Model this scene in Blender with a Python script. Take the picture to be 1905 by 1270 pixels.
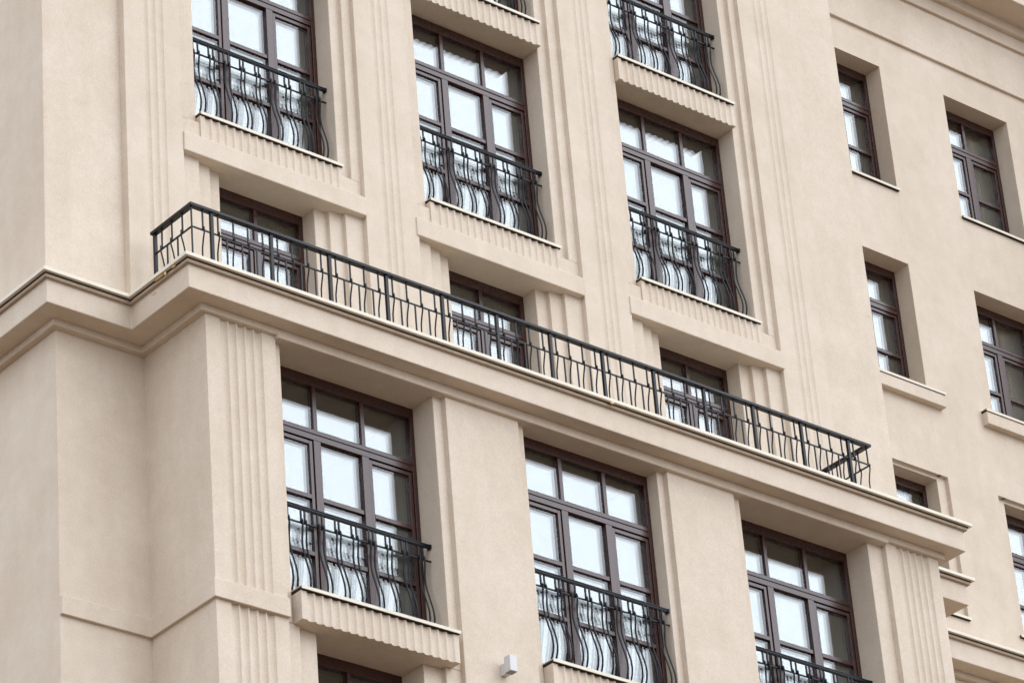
import bpy, bmesh, math, random
from mathutils import Vector, Matrix

random.seed(7)
scene = bpy.context.scene
for o in list(bpy.data.objects):
    bpy.data.objects.remove(o)
COL = scene.collection
R = math.radians

# ------------------------------------------------------------------ camera
YAW, PITCH, ROLL = 0.73354712, 0.5234709, -0.08498509
CAM = Vector((-19.28898699, -28.56551131, -20.68212675))
cam_data = bpy.data.cameras.new('camera')
cam = bpy.data.objects.new('camera', cam_data)
COL.objects.link(cam)
fw = Vector((math.sin(YAW) * math.cos(PITCH), math.cos(YAW) * math.cos(PITCH), math.sin(PITCH)))
r0 = Vector((math.cos(YAW), -math.sin(YAW), 0))
u0 = r0.cross(fw)
rt = math.cos(ROLL) * r0 + math.sin(ROLL) * u0
up = -math.sin(ROLL) * r0 + math.cos(ROLL) * u0
rot = Matrix((rt, up, -fw)).transposed()
cam.matrix_world = Matrix.Translation(CAM) @ rot.to_4x4()
cam_data.sensor_width = 36
cam_data.lens = 133.2355
cam_data.clip_start = 0.1
cam_data.clip_end = 2000
scene.camera = cam

# ------------------------------------------------------------------ sky and sun (bright overcast)
SUN_EL, SUN_AZ = R(42), R(150)          # azimuth measured clockwise from +Y
world = bpy.data.worlds.new('World')
scene.world = world
world.use_nodes = True
wn, wl = world.node_tree.nodes, world.node_tree.links
wn.clear()
sky = wn.new('ShaderNodeTexSky')
sky.sky_type = 'NISHITA'
sky.sun_disc = False
sky.sun_elevation = SUN_EL
sky.sun_rotation = SUN_AZ
sky.air_density = 1.0
sky.dust_density = 1.0
sky.ozone_density = 1.0
# closed cloud deck over the whole dome, with soft thicker and thinner patches
wtc = wn.new('ShaderNodeTexCoord')
cn = wn.new('ShaderNodeTexNoise')
cn.inputs['Scale'].default_value = 2.0
cn.inputs['Detail'].default_value = 4
cr = wn.new('ShaderNodeValToRGB')
cr.color_ramp.elements[0].position = 0.25
cr.color_ramp.elements[1].position = 0.75
cr.color_ramp.elements[0].color = (5.25, 5.65, 6.2, 1)
cr.color_ramp.elements[1].color = (6.15, 6.6, 7.2, 1)
wl.new(wtc.outputs['Generated'], cn.inputs['Vector'])
wl.new(cn.outputs['Fac'], cr.inputs['Fac'])
hs = wn.new('ShaderNodeMix')
hs.data_type = 'RGBA'
hs.inputs['Factor'].default_value = 0.95
bg = wn.new('ShaderNodeBackground')
bg.inputs['Strength'].default_value = 0.15
wo = wn.new('ShaderNodeOutputWorld')
wl.new(sky.outputs[0], hs.inputs['A'])
wl.new(cr.outputs[0], hs.inputs['B'])
wl.new(hs.outputs['Result'], bg.inputs['Color'])
wl.new(bg.outputs[0], wo.inputs['Surface'])

sun_data = bpy.data.lights.new('sun', 'SUN')
sun_data.energy = 0.9
sun_data.angle = R(60)
sun_data.color = (0.95, 1.0, 1.07)
sun = bpy.data.objects.new('sun', sun_data)
COL.objects.link(sun)
sd = Vector((math.sin(SUN_AZ) * math.cos(SUN_EL), math.cos(SUN_AZ) * math.cos(SUN_EL), math.sin(SUN_EL)))
sun.rotation_euler = sd.to_track_quat('Z', 'Y').to_euler()

scene.view_settings.view_transform = 'Standard'
scene.view_settings.look = 'None'
scene.view_settings.gamma = 1
scene.view_settings.exposure = 0.88
scene.view_settings.use_curve_mapping = False
scene.render.engine = 'CYCLES'
scene.cycles.max_bounces = 5
scene.cycles.diffuse_bounces = 3
scene.cycles.glossy_bounces = 2
scene.cycles.transparent_max_bounces = 10


# ------------------------------------------------------------------ materials
def new_mat(name):
    m = bpy.data.materials.new(name)
    m.use_nodes = True
    n, l = m.node_tree.nodes, m.node_tree.links
    return m, n, l, n['Principled BSDF']


def stucco_mat(name, base, warm):
    m, n, l, p = new_mat(name)
    tc = n.new('ShaderNodeTexCoord')
    grain = n.new('ShaderNodeTexNoise')
    grain.inputs['Scale'].default_value = 55
    grain.inputs['Detail'].default_value = 5
    grain.inputs['Roughness'].default_value = 0.7
    blot = n.new('ShaderNodeTexNoise')
    blot.inputs['Scale'].default_value = 1.1
    blot.inputs['Detail'].default_value = 6
    blot.inputs['Roughness'].default_value = 0.6
    mp = n.new('ShaderNodeMapping')
    mp.inputs['Scale'].default_value = (3.0, 3.0, 0.45)
    streak = n.new('ShaderNodeTexNoise')
    streak.inputs['Scale'].default_value = 1.6
    streak.inputs['Detail'].default_value = 5
    l.new(tc.outputs['Object'], grain.inputs['Vector'])
    l.new(tc.outputs['Object'], blot.inputs['Vector'])
    l.new(tc.outputs['Object'], mp.inputs['Vector'])
    l.new(mp.outputs[0], streak.inputs['Vector'])
    r1 = n.new('ShaderNodeValToRGB')
    r1.color_ramp.elements[0].position = 0.33
    r1.color_ramp.elements[1].position = 0.67
    r1.color_ramp.elements[0].color = (*[b * w for b, w in zip(base, warm)], 1)
    r1.color_ramp.elements[1].color = (*[min(1, b * 1.03) for b in base], 1)
    l.new(blot.outputs['Fac'], r1.inputs['Fac'])
    r2 = n.new('ShaderNodeValToRGB')
    r2.color_ramp.elements[0].position = 0.3
    r2.color_ramp.elements[1].position = 0.6
    r2.color_ramp.elements[0].color = (0.935, 0.915, 0.89, 1)
    r2.color_ramp.elements[1].color = (1, 1, 1, 1)
    l.new(streak.outputs['Fac'], r2.inputs['Fac'])
    mx = n.new('ShaderNodeMix')
    mx.data_type = 'RGBA'
    mx.blend_type = 'MULTIPLY'
    mx.inputs['Factor'].default_value = 0.55
    l.new(r1.outputs[0], mx.inputs['A'])
    l.new(r2.outputs[0], mx.inputs['B'])
    r3 = n.new('ShaderNodeValToRGB')
    r3.color_ramp.elements[0].position = 0.32
    r3.color_ramp.elements[1].position = 0.68
    r3.color_ramp.elements[0].color = (0.90, 0.89, 0.88, 1)
    r3.color_ramp.elements[1].color = (1.06, 1.06, 1.06, 1)
    l.new(grain.outputs['Fac'], r3.inputs['Fac'])
    # trowelled patches, a hand's width to an arm's length
    pat = n.new('ShaderNodeTexNoise')
    pat.inputs['Scale'].default_value = 6.5
    pat.inputs['Detail'].default_value = 3
    pat.inputs['Distortion'].default_value = 0.6
    l.new(tc.outputs['Object'], pat.inputs['Vector'])
    r4 = n.new('ShaderNodeValToRGB')
    r4.color_ramp.elements[0].position = 0.3
    r4.color_ramp.elements[1].position = 0.7
    r4.color_ramp.elements[0].color = (0.968, 0.960, 0.950, 1)
    r4.color_ramp.elements[1].color = (1.02, 1.02, 1.02, 1)
    l.new(pat.outputs['Fac'], r4.inputs['Fac'])
    mx3 = n.new('ShaderNodeMix')
    mx3.data_type = 'RGBA'
    mx3.blend_type = 'MULTIPLY'
    mx3.inputs['Factor'].default_value = 1
    l.new(mx.outputs['Result'], mx3.inputs['A'])
    l.new(r4.outputs[0], mx3.inputs['B'])
    mx2 = n.new('ShaderNodeMix')
    mx2.data_type = 'RGBA'
    mx2.blend_type = 'MULTIPLY'
    mx2.inputs['Factor'].default_value = 1
    l.new(mx3.outputs['Result'], mx2.inputs['A'])
    l.new(r3.outputs[0], mx2.inputs['B'])
    l.new(mx2.outputs['Result'], p.inputs['Base Color'])
    p.inputs['Roughness'].default_value = 0.95
    p.inputs['Specular IOR Level'].default_value = 0.15
    bp = n.new('ShaderNodeBump')
    bp.inputs['Strength'].default_value = 0.35
    bp.inputs['Distance'].default_value = 0.006
    l.new(grain.outputs['Fac'], bp.inputs['Height'])
    l.new(bp.outputs[0], p.inputs['Normal'])
    return m


def simple_mat(name, col, rough=0.5, spec=0.5, metal=0.0, noise=0.0, scale=20.0):
    m, n, l, p = new_mat(name)
    p.inputs['Roughness'].default_value = rough
    p.inputs['Specular IOR Level'].default_value = spec
    p.inputs['Metallic'].default_value = metal
    if noise > 0:
        tc = n.new('ShaderNodeTexCoord')
        t = n.new('ShaderNodeTexNoise')
        t.inputs['Scale'].default_value = scale
        t.inputs['Detail'].default_value = 4
        r = n.new('ShaderNodeValToRGB')
        r.color_ramp.elements[0].position = 0.3
        r.color_ramp.elements[1].position = 0.7
        r.color_ramp.elements[0].color = (*[c * (1 - noise) for c in col], 1)
        r.color_ramp.elements[1].color = (*[min(1, c * (1 + noise)) for c in col], 1)
        l.new(tc.outputs['Object'], t.inputs['Vector'])
        l.new(t.outputs['Fac'], r.inputs['Fac'])
        l.new(r.outputs[0], p.inputs['Base Color'])
    else:
        p.inputs['Base Color'].default_value = (*col, 1)
    return m


def wood_mat(name):
    # dark brown stained timber, dusty on the weather side, faint grain
    m, n, l, p = new_mat(name)
    tc = n.new('ShaderNodeTexCoord')
    mp = n.new('ShaderNodeMapping')
    mp.inputs['Scale'].default_value = (18, 18, 5)
    t = n.new('ShaderNodeTexNoise')
    t.inputs['Scale'].default_value = 3
    t.inputs['Detail'].default_value = 6
    l.new(tc.outputs['Object'], mp.inputs['Vector'])
    l.new(mp.outputs[0], t.inputs['Vector'])
    r = n.new('ShaderNodeValToRGB')
    r.color_ramp.elements[0].position = 0.35
    r.color_ramp.elements[1].position = 0.7
    r.color_ramp.elements[0].color = (0.036, 0.012, 0.0095, 1)
    r.color_ramp.elements[1].color = (0.056, 0.022, 0.0175, 1)
    l.new(t.outputs['Fac'], r.inputs['Fac'])
    l.new(r.outputs[0], p.inputs['Base Color'])
    p.inputs['Roughness'].default_value = 0.27
    p.inputs['Specular IOR Level'].default_value = 0.55
    return m


def glass_mat(name, r0):
    m = bpy.data.materials.new(name)
    m.use_nodes = True
    n, l = m.node_tree.nodes, m.node_tree.links
    n.clear()
    out = n.new('ShaderNodeOutputMaterial')
    mix = n.new('ShaderNodeMixShader')
    # Schlick reflectance, the same from either side of the sheet
    geo = n.new('ShaderNodeNewGeometry')
    dot = n.new('ShaderNodeVectorMath')
    dot.operation = 'DOT_PRODUCT'
    l.new(geo.outputs['Normal'], dot.inputs[0])
    l.new(geo.outputs['Incoming'], dot.inputs[1])
    inv = n.new('ShaderNodeMath')
    inv.operation = 'SUBTRACT'
    inv.use_clamp = True
    inv.inputs[0].default_value = 1.0
    l.new(dot.outputs['Value'], inv.inputs[1])
    pw = n.new('ShaderNodeMath')
    pw.operation = 'POWER'
    pw.inputs[1].default_value = 5.0
    l.new(inv.outputs[0], pw.inputs[0])
    fr = n.new('ShaderNodeMath')
    fr.operation = 'MULTIPLY_ADD'
    fr.use_clamp = True
    fr.inputs[1].default_value = 1 - r0
    fr.inputs[2].default_value = r0
    l.new(pw.outputs[0], fr.inputs[0])
    tr = n.new('ShaderNodeBsdfTransparent')
    tr.inputs['Color'].default_value = (0.93, 0.95, 0.945, 1)
    gl = n.new('ShaderNodeBsdfGlossy')
    gl.inputs['Roughness'].default_value = 0.012
    gl.inputs['Color'].default_value = (0.92, 0.93, 0.945, 1)
    # slow waviness of float glass
    tc = n.new('ShaderNodeTexCoord')
    t = n.new('ShaderNodeTexNoise')
    t.inputs['Scale'].default_value = 2.2
    t.inputs['Detail'].default_value = 1
    bp = n.new('ShaderNodeBump')
    bp.inputs['Strength'].default_value = 0.03
    bp.inputs['Distance'].default_value = 0.0018
    l.new(tc.outputs['Object'], t.inputs['Vector'])
    l.new(t.outputs['Fac'], bp.inputs['Height'])
    l.new(bp.outputs[0], gl.inputs['Normal'])
    l.new(fr.outputs[0], mix.inputs['Fac'])
    l.new(tr.outputs[0], mix.inputs[1])
    l.new(gl.outputs[0], mix.inputs[2])
    l.new(mix.outputs[0], out.inputs['Surface'])
    return m


STUCCO = stucco_mat('stucco', (0.650, 0.558, 0.463), (0.945, 0.925, 0.90))
WOOD = wood_mat('brown_timber')
GLASS = glass_mat('outer_glass', 0.072)
GLASS_IN = glass_mat('middle_glass', 0.12)
GLASS_LOW = glass_mat('coated_inner_glass', 0.165)
IRON = simple_mat('black_iron', (0.006, 0.0065, 0.009), 0.42, 0.28, 0.0, 0.25, 40)
FLASH = simple_mat('cream_flashing', (0.70, 0.63, 0.52), 0.55, 0.4, 0.0, 0.05, 8)
STRIP = simple_mat('dark_strip', (0.03, 0.025, 0.022), 0.8, 0.2)  # near-black strips under the sill and cornice flashing
TRIM = simple_mat('beige_trim', (0.42, 0.33, 0.25), 0.8, 0.2, 0.0, 0.08, 12)
ROOM = simple_mat('room_plaster', (0.30, 0.30, 0.29), 0.9, 0.1)
CLOTH = simple_mat('grey_curtain', (0.33, 0.33, 0.32), 0.9, 0.1)
LAMPM = simple_mat('grey_lamp_paint', (0.58, 0.57, 0.56), 0.45, 0.4, 0.0, 0.03, 20)
LENS = simple_mat('lamp_glass', (0.10, 0.11, 0.11), 0.15, 0.6)
FOAM = simple_mat('yellow_foam', (0.70, 0.54, 0.25), 0.8, 0.2, 0.0, 0.2, 60)
PAVE = simple_mat('pavement', (0.15, 0.105, 0.068), 0.9, 0.2, 0.0, 0.25, 0.4)


# ------------------------------------------------------------------ mesh helpers
class MB:
    def __init__(self):
        self.v, self.f = [], []

    def box(self, x0, x1, y0, y1, z0, z1):
        return self.prism([(x0, y0), (x1, y0), (x1, y1), (x0, y1)], z0, z1)

    def prism(self, poly, z0, z1):
        # poly counter-clockwise in plan
        a = sum(p[0] * q[1] - q[0] * p[1] for p, q in zip(poly, poly[1:] + poly[:1]))
        if a < 0:
            poly = poly[::-1]
        b, n = len(self.v), len(poly)
        self.v += [(x, y, z0) for x, y in poly] + [(x, y, z1) for x, y in poly]
        self.f.append(tuple(b + i for i in reversed(range(n))))
        self.f.append(tuple(b + n + i for i in range(n)))
        for i in range(n):
            j = (i + 1) % n
            self.f.append((b + i, b + j, b + n + j, b + n + i))
        return self

    def tube(self, pts, r, sides=6, square=False):
        pts = [Vector(p) for p in pts]
        b = len(self.v)
        n = 4 if square else sides
        off = math.pi / 4 if square else 0
        for i, p in enumerate(pts):
            d = (pts[min(i + 1, len(pts) - 1)] - pts[max(i - 1, 0)]).normalized()
            a = Vector((1, 0, 0)) if abs(d.x) < 0.8 else Vector((0, 1, 0))
            u = d.cross(a).normalized()
            w = d.cross(u).normalized()
            rr = r * (1.414 if square else 1)
            for k in range(n):
                t = off + 2 * math.pi * k / n
                self.v.append(tuple(p + rr * (math.cos(t) * u + math.sin(t) * w)))
        m = len(pts)
        for i in range(m - 1):
            for k in range(n):
                k2 = (k + 1) % n
                self.f.append((b + i * n + k, b + (i + 1) * n + k, b + (i + 1) * n + k2, b + i * n + k2))
        self.f.append(tuple(b + k for k in range(n)))
        self.f.append(tuple(b + (m - 1) * n + k for k in reversed(range(n))))
        return self

    def mesh(self, name, mat, recalc=True):
        me = bpy.data.meshes.new(name)
        me.from_pydata(self.v, [], self.f)
        if not recalc:
            me.materials.append(mat)
            return me
        bm = bmesh.new()
        bm.from_mesh(me)
        bmesh.ops.recalc_face_normals(bm, faces=bm.faces)
        bm.to_mesh(me)
        bm.free()
        me.materials.append(mat)
        return me


def put(name, me, parent=None, loc=(0, 0, 0), bevel=0.0, label=None):
    o = bpy.data.objects.new(name, me)
    COL.objects.link(o)
    o.location = loc
    if parent:
        o.parent = parent
    if bevel > 0:
        b = o.modifiers.new('bevel', 'BEVEL')
        b.width = bevel
        b.segments = 2
        b.limit_method = 'ANGLE'
        b.angle_limit = R(40)
    if label:
        o['label'] = label
    return o


def thing(name, loc, label, cat, group=None):
    o = bpy.data.objects.new(name, None)
    COL.objects.link(o)
    o.location = loc
    o.empty_display_size = 0.2
    o['label'] = label
    o['category'] = cat
    if group:
        o['group'] = group
    return o


def flutes(x0, x1, n, y, fillet=0.012, depth=0.028, segs=8):
    """front line of n concave flutes between x0 and x1, cusps on plane y"""
    w = (x1 - x0) / n
    pts = []
    c = w - fillet
    h = depth
    rad = (c * c / 4 + h * h) / (2 * h)
    ang = math.asin(min(1, c / 2 / rad))
    for i in range(n):
        a = x0 + i * w + fillet / 2
        mid = a + c / 2
        for k in range(segs + 1):
            t = -ang + 2 * ang * k / segs
            pts.append((mid + rad * math.sin(t), y + (rad * math.cos(t) - (rad - h))))
    return pts


# ------------------------------------------------------------------ ground
GZ = -22.3
g = put('ground', MB().box(-400, 400, -400, 400, GZ - 0.5, GZ).mesh('ground', PAVE))
g['kind'] = 'structure'

# ------------------------------------------------------------------ the building
ROOT = (6.4, 0.0, GZ)
bld = thing('apartment_building', ROOT, 'beige stucco apartment building with fluted pilasters and brown windows, seen from below', 'building')
INV = tuple(-c for c in ROOT)


def part(name, mb, mat=STUCCO, bevel=0.008, label=None):
    return put(name, mb.mesh(name, mat), bld, INV, bevel, label)


TOP = 13.6
# wings, upper storeys
part('wing_wall', MB().box(0.0, 1.25, 0.102, 9, -0.2, TOP))
part('wing_wall', MB().box(11.6, 12.89, 0.102, 9, -0.2, TOP))
# wings, lower storeys
part('wing_wall', MB().box(0.0, 1.30, -0.075, 9, GZ, -0.36))
part('wing_wall', MB().box(11.8, 13.04, -0.075, 9, GZ, -0.36))

CU = [3.085, 6.400, 9.715]       # window axes of the upper bay
W = 1.01
YA, YB = 0.125, 0.062
YF = 0.395                        # window frame front, upper

# fluted pilasters of the upper bay
PIL = [(1.030, 1.800, 3, 0.235, 0.22), (4.370, 5.150, 3, 0.232, 0.242), (7.697, 8.450, 3, 0.225, 0.22), (10.985, 11.770, 3, 0.225, 0.23)]
for x0, x1, n, ml, mr in PIL:
    poly = [(x0, 0.0)] + flutes(x0 + ml, x1 - mr, n, 0.0, 0.014, 0.019) + [(x1, 0.0), (x1, 0.45), (x0, 0.45)]
    part('fluted_pilaster', MB().prism(poly, -0.1, TOP), bevel=0.006)

# stepped jambs beside the upper windows (above the band) and beside the balcony doors
ZB0, ZB1 = 2.525, 2.775           # band over the doors
def jamb(cx, s, z0, z1, outer, steps, yback):
    """steps: (x offset from axis, y) from the opening outwards"""
    pts = []
    prev = None
    for i, (dx, y) in enumerate(steps):
        nx = steps[i + 1][0] if i + 1 < len(steps) else outer
        pts += [(cx + s * dx, y), (cx + s * nx, y)]
    pts += [(cx + s * outer, yback), (cx + s * steps[0][0], yback)]
    return MB().prism(pts, z0, z1)


DW = 0.67
for i, cx in enumerate(CU):
    for s in (-1, 1):
        part('stepped_jamb', jamb(cx, s, 3.02, TOP, 1.40, [(W, YA), (1.15, YB)], 0.62))
        part('stepped_jamb', jamb(cx, s, -0.1, ZB0 + 0.05, 1.40, [(DW, 0.19), (0.84, 0.13), (1.03, 0.07)], 0.62))
    # solid between door head and window sill
    part('spandrel_wall', MB().box(cx - 1.41, cx + 1.41, YB + 0.002, 0.618, ZB0 + 0.02, 3.025))
    l, r = cx - 1.285, cx + 1.283
    part('spandrel_band', MB().box(l, r, -0.02, 0.60, ZB0, ZB1), bevel=0.01)


def apron(cx, w, yfront, yback, z0, z1, n, flat=0.05):
    poly = [(cx - w, yfront)] + flutes(cx - w + flat, cx + w - flat, n, yfront, 0.016, 0.024) + [(cx + w, yfront), (cx + w, yback), (cx - w, yback)]
    part('ribbed_apron', MB().prism(poly, z0, z1), bevel=0.004)


def sill(cx, w, yfront, yback, z):
    # sheet metal sill with a folded front edge, near-black strip below
    m = MB()
    m.prism([(cx - w, yfront), (cx + w, yfront), (cx + w, yback), (cx - w, yback)], z + 0.026, z + 0.034)
    m.box(cx - w, cx + w, yfront, yfront + 0.010, z - 0.004, z + 0.026)
    part('sill', m, FLASH, 0.002)
    part('sill_strip', MB().box(cx - w + 0.012, cx + w - 0.012, yfront + 0.014, yback, z - 0.009, z + 0.024), STRIP, 0)


ZS = [3.125, 6.435, 9.74]
for i, cx in enumerate(CU):
    for k, z in enumerate(ZS):
        z0 = 2.60 if k == 0 else z - 0.335
        apron(cx, W - 0.004, 0.045, 0.615, z0, z - 0.008, 18)
        sill(cx, W + 0.002, 0.018, 0.40, z)


# ------------------------------------------------------------------ windows
def ring(m, x0, x1, z0, z1, y0, y1, wl, wr, wt, wb):
    m.box(x0, x0 + wl, y0, y1, z0, z1)
    m.box(x1 - wr, x1, y0, y1, z0, z1)
    m.box(x0 + wl, x1 - wr, y0, y1, z1 - wt, z1)
    m.box(x0 + wl, x1 - wr, y0, y1, z0, z0 + wb)


MESH = {}


def cached(key, fn):
    if key not in MESH:
        MESH[key] = fn()
    return MESH[key]


def window(cx, y, head, foot, w, ncol, munt, toplight=0.54, label=None, mull=0.326):
    """frame mesh with sub-parts: sashes, glazing bars, panes, room and curtain. local origin: axis, frame front, head."""
    H = head - foot
    key = (round(w, 3), round(H, 3), ncol, tuple(munt))
    zt0 = -0.125                       # underside of head rail
    zt1 = zt0 - toplight               # top of transom
    zm = zt1 - 0.13                    # underside of transom
    zb = -H + 0.07
    D0, D1 = 0.0, 0.095
    xm = [-mull, mull] if ncol == 3 else [0.0]
    mw = 0.048

    def frame():
        m = MB()
        ring(m, -w, w, -H, 0, D0, D1, 0.055, 0.055, -zt0, 0.07)
        m.box(-w + 0.055, w - 0.055, D0 - 0.004, D1, zm, zt1)
        m.box(-w + 0.055, w - 0.055, D0 - 0.014, D0 - 0.004, zm + 0.070, zt1 - 0.012)
        for x in xm:
            m.box(x - mw, x + mw, D0 - 0.002, D1, zb, zm)
            m.box(x - 0.026, x + 0.026, D0 + 0.012, D1, zt1, zt0)
        return m.mesh('window', WOOD)

    win = put('window', cached(('f',) + key, frame), bld, (cx - ROOT[0], y - ROOT[1], head - ROOT[2]), 0.003, label)
    # columns of lights
    edges = [-w + 0.055] + xm + [w - 0.055]
    lights = []
    for c in range(ncol):
        a = edges[c] + (mw if c > 0 else 0)
        b = edges[c + 1] - (mw if c < ncol - 1 else 0)
        # top light
        ta = edges[c] + (0.026 if c > 0 else 0)
        tb = edges[c + 1] - (0.026 if c < ncol - 1 else 0)
        lights.append((ta, tb, zt1, zt0))
        opening = (ncol == 2) or c != 1
        if opening:
            def sash(a=a, b=b):
                m = MB()
                ring(m, a + 0.008, b - 0.008, zb + 0.008, zm - 0.010, D0 + 0.012, D1, 0.042, 0.042, 0.045, 0.05)
                return m.mesh('sash', WOOD)
            put('sash', cached(('s', c) + key, sash), win, bevel=0.003)
            a2, b2, t2, q2 = a + 0.05, b - 0.05, zm - 0.055, zb + 0.058
        else:
            a2, b2, t2, q2 = a, b, zm, zb
        zs = [t2] + [-q for q in munt] + [q2]
        for q in munt:
            def bar(a2=a2, b2=b2, q=q):
                return MB().box(a2, b2, D0 + 0.010, D1, -q - 0.026, -q + 0.026).mesh('glazing_bar', WOOD)
            put('glazing_bar', cached(('b', c, q) + key, bar), win, bevel=0.003)
        for k in range(len(zs) - 1):
            hi = zs[k] - (0.026 if k > 0 else 0)
            lo = zs[k + 1] + (0.026 if k < len(zs) - 2 else 0)
            if hi - lo > 0.02:
                lights.append((a2, b2, lo, hi))
    for (a, b, lo, hi) in lights:
        def pane(a=a, b=b, lo=lo, hi=hi):
            m = MB()
            for yy in (0.034, 0.056, 0.080):     # three sheets of the sealed unit
                i0 = len(m.v)
                m.v += [(a, yy, lo), (b, yy, lo), (b, yy, hi), (a, yy, hi)]
                m.f.append((i0, i0 + 1, i0 + 2, i0 + 3))
            me = m.mesh('pane', GLASS, False)
            me.materials.append(GLASS_IN)
            me.materials.append(GLASS_LOW)
            me.polygons[1].material_index = 1
            me.polygons[2].material_index = 2
            return me
        put('pane', cached(('p', round(a, 3), round(b, 3), round(lo, 3), round(hi, 3)), pane), win).rotation_euler = (random.gauss(0, 0.0016), 0, random.gauss(0, 0.0016))

    def room():
        x0, x1, y0, y1, z0, z1 = -w, w, 0.11, 1.7, -H, 0.0
        v = [(x0, y0, z0), (x1, y0, z0), (x1, y1, z0), (x0, y1, z0), (x0, y0, z1), (x1, y0, z1), (x1, y1, z1), (x0, y1, z1)]
        me = bpy.data.meshes.new('room')
        me.from_pydata(v, [], [(0, 1, 2, 3), (4, 7, 6, 5), (0, 3, 7, 4), (1, 5, 6, 2), (3, 2, 6, 7)])
        me.materials.append(ROOM)
        return me
    put('room', cached(('r',) + key, room), win)

    def curtain():
        m = MB()
        n = 60
        for s in (-1, 1):
            i0 = len(m.v)
            for k in range(n + 1):
                x = s * (w - 0.02 - 0.42 * w * k / n)
                yy = 0.24 + 0.03 * math.sin(k * 1.05) + 0.012 * math.sin(k * 0.43)
                m.v += [(x, yy, -H + 0.06), (x, yy, -0.06)]
            for k in range(n):
                a = i0 + 2 * k
                m.f.append((a, a + 2, a + 3, a + 1))
        return m.mesh('curtain', CLOTH)
    if ncol == 2:
        put('curtain', cached(('c',) + key, curtain), win)
    return win


MU = (1.485, 2.165)
for i, cx in enumerate(CU):
    for k in range(2):
        if i == 0 and k == 1:
            pass
        window(cx, YF, ZS[k] + 2.965, ZS[k] + 0.03, W - 0.004, 3, MU)
    # head above second row is closed by the next apron (outside the picture)
# balcony doors
for cx in CU:
    window(cx, 0.41, ZB0 + 0.0, 0.0, DW - 0.003, 2, (1.6,), toplight=0.43)

# ------------------------------------------------------------------ lower bay
YL, YLA = -1.19, -1.12
LX0, LX1 = 1.120, 12.000
CL = [3.175, 6.495, 9.815]
OPEN = [(2.135, 4.212), (5.500, 7.490), (8.775, 10.860)]
GY = [-0.775, -0.955, -0.765]
ZH = -0.437
ZSL = -3.385
ZSB = -3.72


def fluted_block(x0, x1, f0, f1, n, y, yback, z0, z1, bevel=0.006):
    poly = [(x0, y)] + flutes(f0, f1, n, y, 0.016, 0.030) + [(x1, y), (x1, yback), (x0, yback)]
    part('fluted_pilaster', MB().prism(poly, z0, z1), bevel=bevel)


fluted_block(LX0, 2.030, 1.300, 1.858, 5, YL, 0.3, GZ, -0.33)
fluted_block(11.100, LX1, 11.275, 11.835, 5, YL, 0.3, GZ, -0.33)
for x0, x1 in ((4.334, 5.375), (7.588, 8.628)):
    part('pier', MB().box(x0, x1, YL, -0.5, GZ, -0.40))
fronts = [(2.030, 4.334), (5.375, 7.588), (8.628, 11.100)]
ROWS = [ZSL - 3.3 * k for k in range(6)]
NEXT_W = 0.70
for i in range(3):
    a, b = OPEN[i]
    p, q = fronts[i]
    cx = (a + b) / 2
    # jambs of the storey under the cornice
    for x0, x1 in ((p - 0.1, a), (b, q + 0.1)):
        part('jamb', MB().box(x0, x1, YLA, -0.45, ZSB + 0.004, ZH + 0.05))
    # lower storeys have narrower stepped openings
    for s, e in ((-1, p - 0.1), (1, q + 0.1)):
        cc = cx
        pts = [(cc + s * NEXT_W, -1.06), (cc + s * 0.955, -1.06), (cc + s * 0.955, YLA), (e, YLA), (e, -0.45), (cc + s * NEXT_W, -0.45)]
        part('stepped_jamb', MB().prism(pts, GZ, ZSB + 0.002))
    w = (b - a) / 2 - 0.004
    apron(cx, w, -1.272, -0.45, ZSB, ZSL - 0.008, 18, 0.06)
    sill(cx, w + 0.012, -1.305, GY[i], ZSL)
    window(cx, GY[i], ZH, ZSL + 0.03, w, 3, MU, label=None)
    # storey below
    head = ZSB
    window(cx, -0.70, head, head - 2.55, NEXT_W - 0.003, 2, (1.5,), toplight=0.45)
    for k in range(5):
        zt = head - 2.55 - 3.3 * k
        part('spandrel_wall', MB().box(cx - NEXT_W - 0.1, cx + NEXT_W + 0.1, -1.055, -0.5, max(GZ, zt - 0.75), zt))
        if k > 0 and zt + 2.55 > GZ + 2:
            window(cx, -0.70, zt + 2.55, max(zt, GZ + 0.1), NEXT_W - 0.003, 2, (1.5,), toplight=0.45)

# beam over the lower windows
part('lintel_beam', MB().box(2.02, 11.11, -1.244, -0.44, ZH, -0.335), bevel=0.012)

# belt course on the corner
bo = 0.04
poly = [(0.0, -0.075 - bo), (LX0 - bo, -0.075 - bo), (LX0 - bo, YL - bo), (2.030 + 0.0, YL - bo), (2.030, YL + 0.2), (LX0 + 0.2, YL + 0.2), (LX0 + 0.2, 0.2), (0.0 + 0.003, 0.2)]
part('belt_course', MB().prism(poly, -3.715, -3.505), bevel=0.006)

# ------------------------------------------------------------------ main cornice with balcony slab
def cornice_poly(o):
    """plan of the wall line pushed out by o"""
    return [(0.0 - o, 9), (0.0 - o, -0.075 - o), (1.066 - o, -0.075 - o), (1.066 - o, -1.112 - o), (11.934 + o, -1.112 - o),
            (11.934 + o, -0.075 - o), (13.045 + o, -0.075 - o), (13.045 + o, 1.12 - o), (32, 1.12 - o), (32, 9)]


ZC = -0.327
part('cornice', MB().prism(cornice_poly(0.322), ZC, -0.036), bevel=0.010)
part('cornice_trim', MB().prism(cornice_poly(0.362), -0.048, -0.010), TRIM, 0.006)
part('cornice_strip', MB().prism(cornice_poly(0.370), -0.0105, 0.004), STRIP, 0)  # thin near-black strip between trim and flashing
part('cornice_flashing', MB().prism(cornice_poly(0.408), 0.000, 0.042), FLASH, 0.003)


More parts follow.
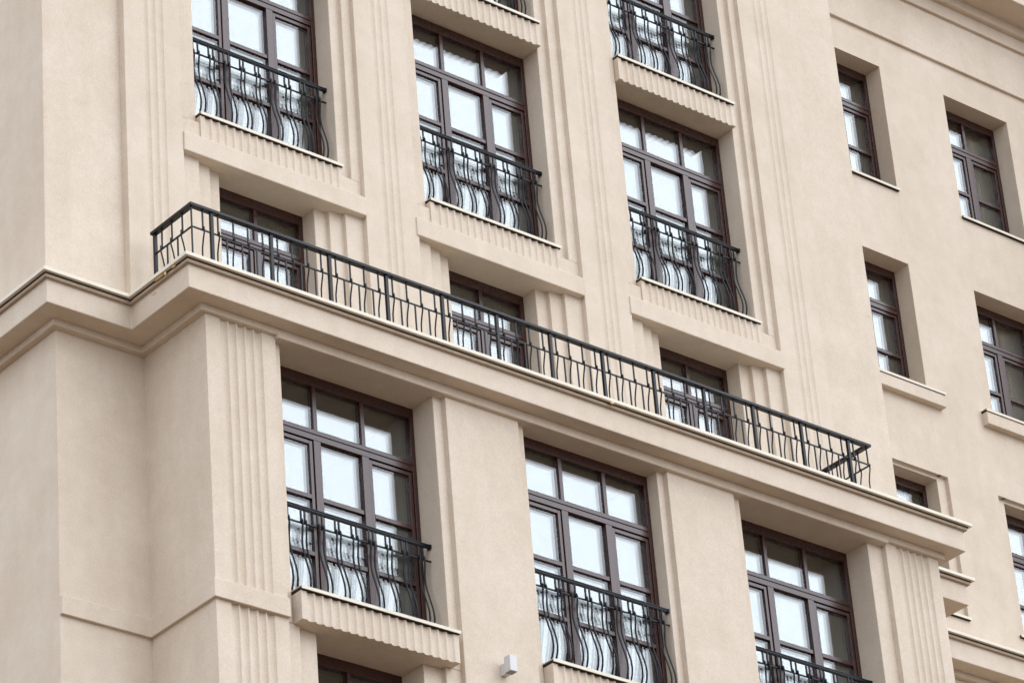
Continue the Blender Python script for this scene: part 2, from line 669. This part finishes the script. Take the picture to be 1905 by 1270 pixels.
def bed(o, z0, z1):
    return MB().prism([(-o, 9), (-o, -0.075 - o), (LX0 - o, -0.075 - o), (LX0 - o, YL - o * 0.6), (LX1 + o, YL - o * 0.6),
                       (LX1 + o, -0.075 - o), (13.04 + o, -0.075 - o), (13.04 + o, 1.12 - o), (32, 1.12 - o), (32, 9)], z0, z1)


part('bed_moulding', bed(0.085, -0.402, ZC + 0.01), bevel=0.016)

# ------------------------------------------------------------------ set-back block on the right
YR = 1.292
YRF = 1.565
RX = [(13.79, 15.116), (16.420, 17.745)]
RROW = [(9.417, 7.335), (6.110, 4.090), (2.750, 0.690)]
# wall as piers and spandrels
xs = [12.6]
for a, b in RX:
    xs += [a, b]
xs += [32]
h3, f3 = RROW[2]
BW = 0.166                             # sunk plaster border round the third row
for k in range(0, len(xs), 2):
    l, r = xs[k], xs[k + 1]
    l2, r2 = l + (BW if k > 0 else 0), r - (BW if r < 30 else 0)
    m = MB()
    poly = [(l, -0.2), (r, -0.2), (r, f3), (r2, f3), (r2, h3 + 0.05), (r, h3 + 0.05), (r, 11.5), (l, 11.5), (l, h3 + 0.05), (l2, h3 + 0.05), (l2, f3), (l, f3)]
    poly = [q for i, q in enumerate(poly) if q != poly[i - 1]]
    n = len(poly)
    m.v = [(x, YR, z) for x, z in poly] + [(x, 9, z) for x, z in poly]
    m.f = [tuple(range(n)), tuple(reversed(range(n, 2 * n)))] + [(i, n + i, n + (i + 1) % n, (i + 1) % n) for i in range(n)]
    part('wall', m, bevel=0.006)
for a, b in RX:
    zz = [11.5, RROW[0][0], RROW[0][1], RROW[1][0], RROW[1][1], h3 + 0.05, f3, -0.2]
    for k in range(0, len(zz), 2):
        part('spandrel_wall', MB().box(a - 0.05, b + 0.05, YR + 0.0015, YRF + 0.3, zz[k + 1], zz[k]), bevel=0.0)
    m = MB()
    m.box(a - BW - 0.05, a, YR + 0.06, YRF + 0.3, f3 - 0.05, h3 + 0.1)
    m.box(b, b + BW + 0.05, YR + 0.06, YRF + 0.3, f3 - 0.05, h3 + 0.1)
    m.box(a, b, YR + 0.06, YRF + 0.3, h3, h3 + 0.1)
    part('window_surround', m, bevel=0.0)
part('wall', MB().box(12.6, 32, 1.12, 9, GZ, -0.36), bevel=0.006)
for a, b in RX:
    c = (a + b) / 2
    w = (b - a) / 2
    for k, (h, f) in enumerate(RROW):
        window(c, YRF, h, f, w - 0.003, 2, (1.39,), toplight=0.46)
        if k == 0:
            sill(c, w + 0.02, YR - 0.045, YRF + 0.02, f - 0.034)
        elif k == 1:
            part('sill_block', MB().box(c - w - 0.245, c + w + 0.245, YR - 0.10, YR + 0.1, f - 0.235, f - 0.048), bevel=0.008)
            sill(c, w + 0.255, YR - 0.115, YRF + 0.02, f - 0.040)
        else:
            sill(c, w + 0.18, YR - 0.045, YRF + 0.02, f - 0.034)
# string courses and top cornice of the set-back block
part('string_course', MB().box(12.7, 32, YR - 0.045, YR + 0.3, 9.960, 11.4), bevel=0.006)
part('string_course', MB().box(12.7, 32, YR - 0.095, YR + 0.3, 10.800, 11.4), bevel=0.006)
part('bed_moulding', MB().box(12.7, 32, YR - 0.185, YR + 0.3, 11.015, 11.24), bevel=0.03)
part('cornice', MB().box(12.7, 32, 0.66, 9, 11.165, 11.56), bevel=0.012)
part('cornice_flashing', MB().box(12.7, 32, 0.58, 9, 11.562, 11.61), FLASH, 0.003)
# the next projecting wing, right of the picture; the set-back windows mirror its side wall
part('wing_wall', MB().box(19.62, 31, -0.50, 9, GZ, 13.2))
# flat roofs and floor slabs closing the volumes
part('roof', MB().box(-0.1, 13.0, -0.05, 9, TOP, TOP + 0.3))
part('core_wall', MB().box(0.3, 12.8, 2.4, 8.9, GZ, TOP), bevel=0)

# ------------------------------------------------------------------ railings
def juliet(cx, y, ztop, w, label):
    t = thing('window_railing', (cx, y, ztop - 1.17), label, 'railing', 'bowed iron railings in front of the tall windows')
    Z = 1.17

    def rail():
        m = MB()
        m.box(-w, w, -0.020, 0.020, Z - 0.030, Z - 0.010)
        m.box(-w, w, -0.028, 0.028, Z - 0.010, Z)
        m.box(-w, w, -0.012, 0.012, Z - 0.040, Z - 0.030)
        return m.mesh('handrail', IRON)
    put('handrail', cached(('jh', round(w, 3)), rail), t, bevel=0.002)
    put('middle_rail', cached(('jm', round(w, 3)), lambda: MB().box(-w, w, -0.010, 0.010, Z - 0.197, Z - 0.185).mesh('middle_rail', IRON)), t)
    for s in (-1, 1):
        put('wall_bracket', cached('jb', lambda: MB().box(-0.010, 0.010, -0.030, 0.030, Z - 0.044, Z + 0.005).mesh('wall_bracket', IRON)), t, (s * (w - 0.012), 0, 0), 0.002)

    def bal():
        m = MB()
        m.tube([(0, 0, Z - 0.04), (0, 0, Z - 0.19)], 0.0085, square=True)
        prof = [(0.965 + 0.045, -0.020), (0.965 + 0.02, -0.026), (0.93, -0.026), (0.86, -0.016), (0.78, -0.008), (0.70, -0.010), (0.60, -0.030), (0.50, -0.060), (0.40, -0.092),
                (0.31, -0.114), (0.23, -0.120), (0.16, -0.110), (0.10, -0.086), (0.05, -0.050), (0.0, -0.015), (-0.03, 0.004)]
        m.tube([(0, yy, zz) for zz, yy in prof], 0.0105, 6)
        m.tube([(0, 0.0, 0.975), (0, -0.026, 0.985)], 0.008, square=True)
        return m.mesh('baluster', IRON)
    bm_ = cached('jbal', bal)
    n = 9
    step = (2 * w - 0.27) / (n - 1)
    for k in range(n):
        for d in (-0.031, 0.031):
            b = put('baluster', bm_, t, (-w + 0.135 + k * step + d, 0, 0))
            b.rotation_euler = (random.uniform(-0.006, 0.006), random.uniform(-0.004, 0.004), 0)
    put('bottom_rail', cached(('jq', round(w, 3)), lambda: MB().box(-w, w, -0.012, 0.012, -0.03, -0.018).mesh('bottom_rail', IRON)), t)
    return t


WHO = ['left', 'middle', 'right']
for i, cx in enumerate(CU):
    juliet(cx, 0.272, ZS[0] + 1.212, W - 0.002,
           'bowed black iron railing of the %s tall window just above the long balcony' % WHO[i])
    if i > 0:
        juliet(cx, 0.272, ZS[1] + 1.212, W - 0.002,
               'black bowed iron railing at the top edge of the photo, on the %s window column' % WHO[i])
RY = [-0.905, -1.075, -0.890]
for i in range(3):
    a, b = OPEN[i]
    juliet((a + b) / 2, RY[i], ZSL + 1.205, (b - a) / 2 - 0.002,
           'black bowed iron railing on the %s tall window below the long balcony' % WHO[i])

# long balcony railing
YBR = -0.868
XB0, XB1 = 1.228, 11.375
HZ = 1.158
bt = thing('balcony_railing', (6.3, YBR, 0.044), 'long black iron balcony railing running across the ledge in front of three doors', 'railing')
BI = (-6.3, -YBR, -0.044)


def bpart(name, me, loc=(0, 0, 0), bevel=0.0, rz=0):
    o = put(name, me, bt, tuple(a + b for a, b in zip(BI, loc)), bevel)
    o.rotation_euler = (random.uniform(-0.005, 0.005), random.uniform(-0.005, 0.005), rz) if name.endswith('baluster') else (0, 0, rz)
    return o


hw = 0.036
bpart('handrail', MB().prism([(XB0 - hw, -0.15), (XB0 - hw, YBR - hw), (XB1 + hw, YBR - hw), (XB1 + hw, -0.03), (XB1 - hw, -0.03), (XB1 - hw, YBR + hw), (XB0 + hw, YBR + hw), (XB0 + hw, -0.15)],
                             HZ - 0.036, HZ).mesh('handrail', IRON), bevel=0.004)
mw_ = 0.009
ZM = 0.872
bpart('middle_rail', MB().prism([(XB0 - mw_, -0.19), (XB0 - mw_, YBR - mw_), (XB1 + mw_, YBR - mw_), (XB1 + mw_, -0.04), (XB1 - mw_, -0.04), (XB1 - mw_, YBR + mw_), (XB0 + mw_, YBR + mw_), (XB0 + mw_, -0.19)],
                                ZM - 0.007, ZM + 0.007).mesh('middle_rail', IRON))
post_me = MB().box(-0.018, 0.018, -0.018, 0.018, 0.0, HZ - 0.034).mesh('post', IRON)


def bowed():
    m = MB()
    m.tube([(0, 0, HZ - 0.034), (0, 0, ZM)], 0.0075, square=True)
    prof = [(ZM + 0.035, -0.018), (ZM + 0.005, -0.022), (ZM - 0.05, -0.018), (ZM - 0.12, 0.002), (ZM - 0.21, 0.022), (ZM - 0.31, 0.024), (ZM - 0.43, 0.008), (ZM - 0.55, -0.018), (ZM - 0.67, -0.047), (ZM - 0.78, -0.072), (0.0, -0.088)]
    m.tube([(0, yy, zz) for zz, yy in prof], 0.0090, 6)
    m.tube([(0, 0.0, ZM + 0.005), (0, -0.02, ZM + 0.008)], 0.0075, square=True)
    return m.mesh('bowed_baluster', IRON)


bow_me = bowed()
str_me = MB().tube([(0, 0, ZM), (0, 0, 0.0)], 0.0075, square=True).mesh('straight_baluster', IRON)
full_me = MB().tube([(0, 0, HZ - 0.034), (0, 0, 0.0)], 0.0075, square=True).mesh('straight_baluster', IRON)
k = 0
x = 1.377
while x < 11.30:
    bpart('bowed_baluster', bow_me, (x, YBR, 0))
    xm_ = x + 0.112
    if k % 4 == 0:
        bpart('post', post_me, (xm_, YBR, 0))
    elif xm_ < 11.2:
        bpart('straight_baluster', str_me, (xm_, YBR, 0))
    k += 1
    x += 0.1988
bpart('straight_baluster', full_me, (XB0, YBR, 0))
for sx, X in ((1, XB0), (-1, XB1)):
    rz = -math.pi / 2 * sx
    for j, yy in enumerate((-0.70, -0.51, -0.32)):
        bpart('bowed_baluster', bow_me, (X, yy, 0), rz=rz)
    for j, yy in enumerate((-0.605, -0.415)):
        bpart('straight_baluster', str_me, (X, yy, 0))
    bpart('post', post_me, (X, -0.195 if sx > 0 else -0.115, 0))
bpart('bowed_baluster', bow_me, (XB1, YBR + 0.02, 0), rz=math.pi / 2)

# ------------------------------------------------------------------ wall lamp
lt = thing('wall_lamp', (4.86, YL, -3.60), 'small grey box-shaped wall lamp on the plain pier below the long balcony', 'lamp')
put('mounting_block', MB().box(-0.035, 0.035, -0.085, 0.0, -0.085, 0.045).mesh('mounting_block', LAMPM), lt, bevel=0.003)
hd = put('lamp_housing', MB().box(-0.050, 0.050, -0.18, -0.08, -0.085, 0.100).mesh('lamp_housing', LAMPM), lt, bevel=0.004)
put('lamp_glass', MB().box(-0.040, 0.040, -0.170, -0.090, -0.0885, -0.080).mesh('lamp_glass', LENS), hd)


# ------------------------------------------------------------------ beads of yellow foam
def foam(x, y, z, sx, sy, sz, label):
    bm = bmesh.new()
    bmesh.ops.create_icosphere(bm, subdivisions=2, radius=1)
    for v in bm.verts:
        n = 1 + 0.25 * math.sin(5 * v.co.x + 3 * v.co.z) * math.cos(4 * v.co.y)
        v.co = Vector((v.co.x * sx * n, v.co.y * sy * n, v.co.z * sz * n))
    me = bpy.data.meshes.new('foam_bead')
    bm.to_mesh(me)
    bm.free()
    me.materials.append(FOAM)
    o = put('foam_bead', me, None, (x, y, z))
    o['label'] = label
    o['category'] = 'foam'
    o['group'] = 'yellow foam beads on the building'


foam(0.684, -1.00, -0.016, 0.016, 0.085, 0.009, 'long yellow foam bead under the flashing on the left return of the balcony ledge')
foam(0.680, -1.115, -0.024, 0.012, 0.016, 0.026, 'yellow foam drip hanging under the flashing on the left return of the balcony ledge')
foam(0.682, -1.265, -0.016, 0.014, 0.034, 0.010, 'yellow foam blob under the flashing nearest the front corner of the balcony ledge')
foam(0.741, -0.82, -0.104, 0.005, 0.036, 0.007, 'tiny yellow foam smear on the side face of the balcony ledge')
foam(6.530, -1.512, -0.012, 0.032, 0.014, 0.016, 'small yellow foam blob under the flashing on the long front of the balcony ledge')
foam(12.82, 0.101, 3.945, 0.034, 0.004, 0.012, 'small yellow smear on the bare wall between the tall and the small windows')
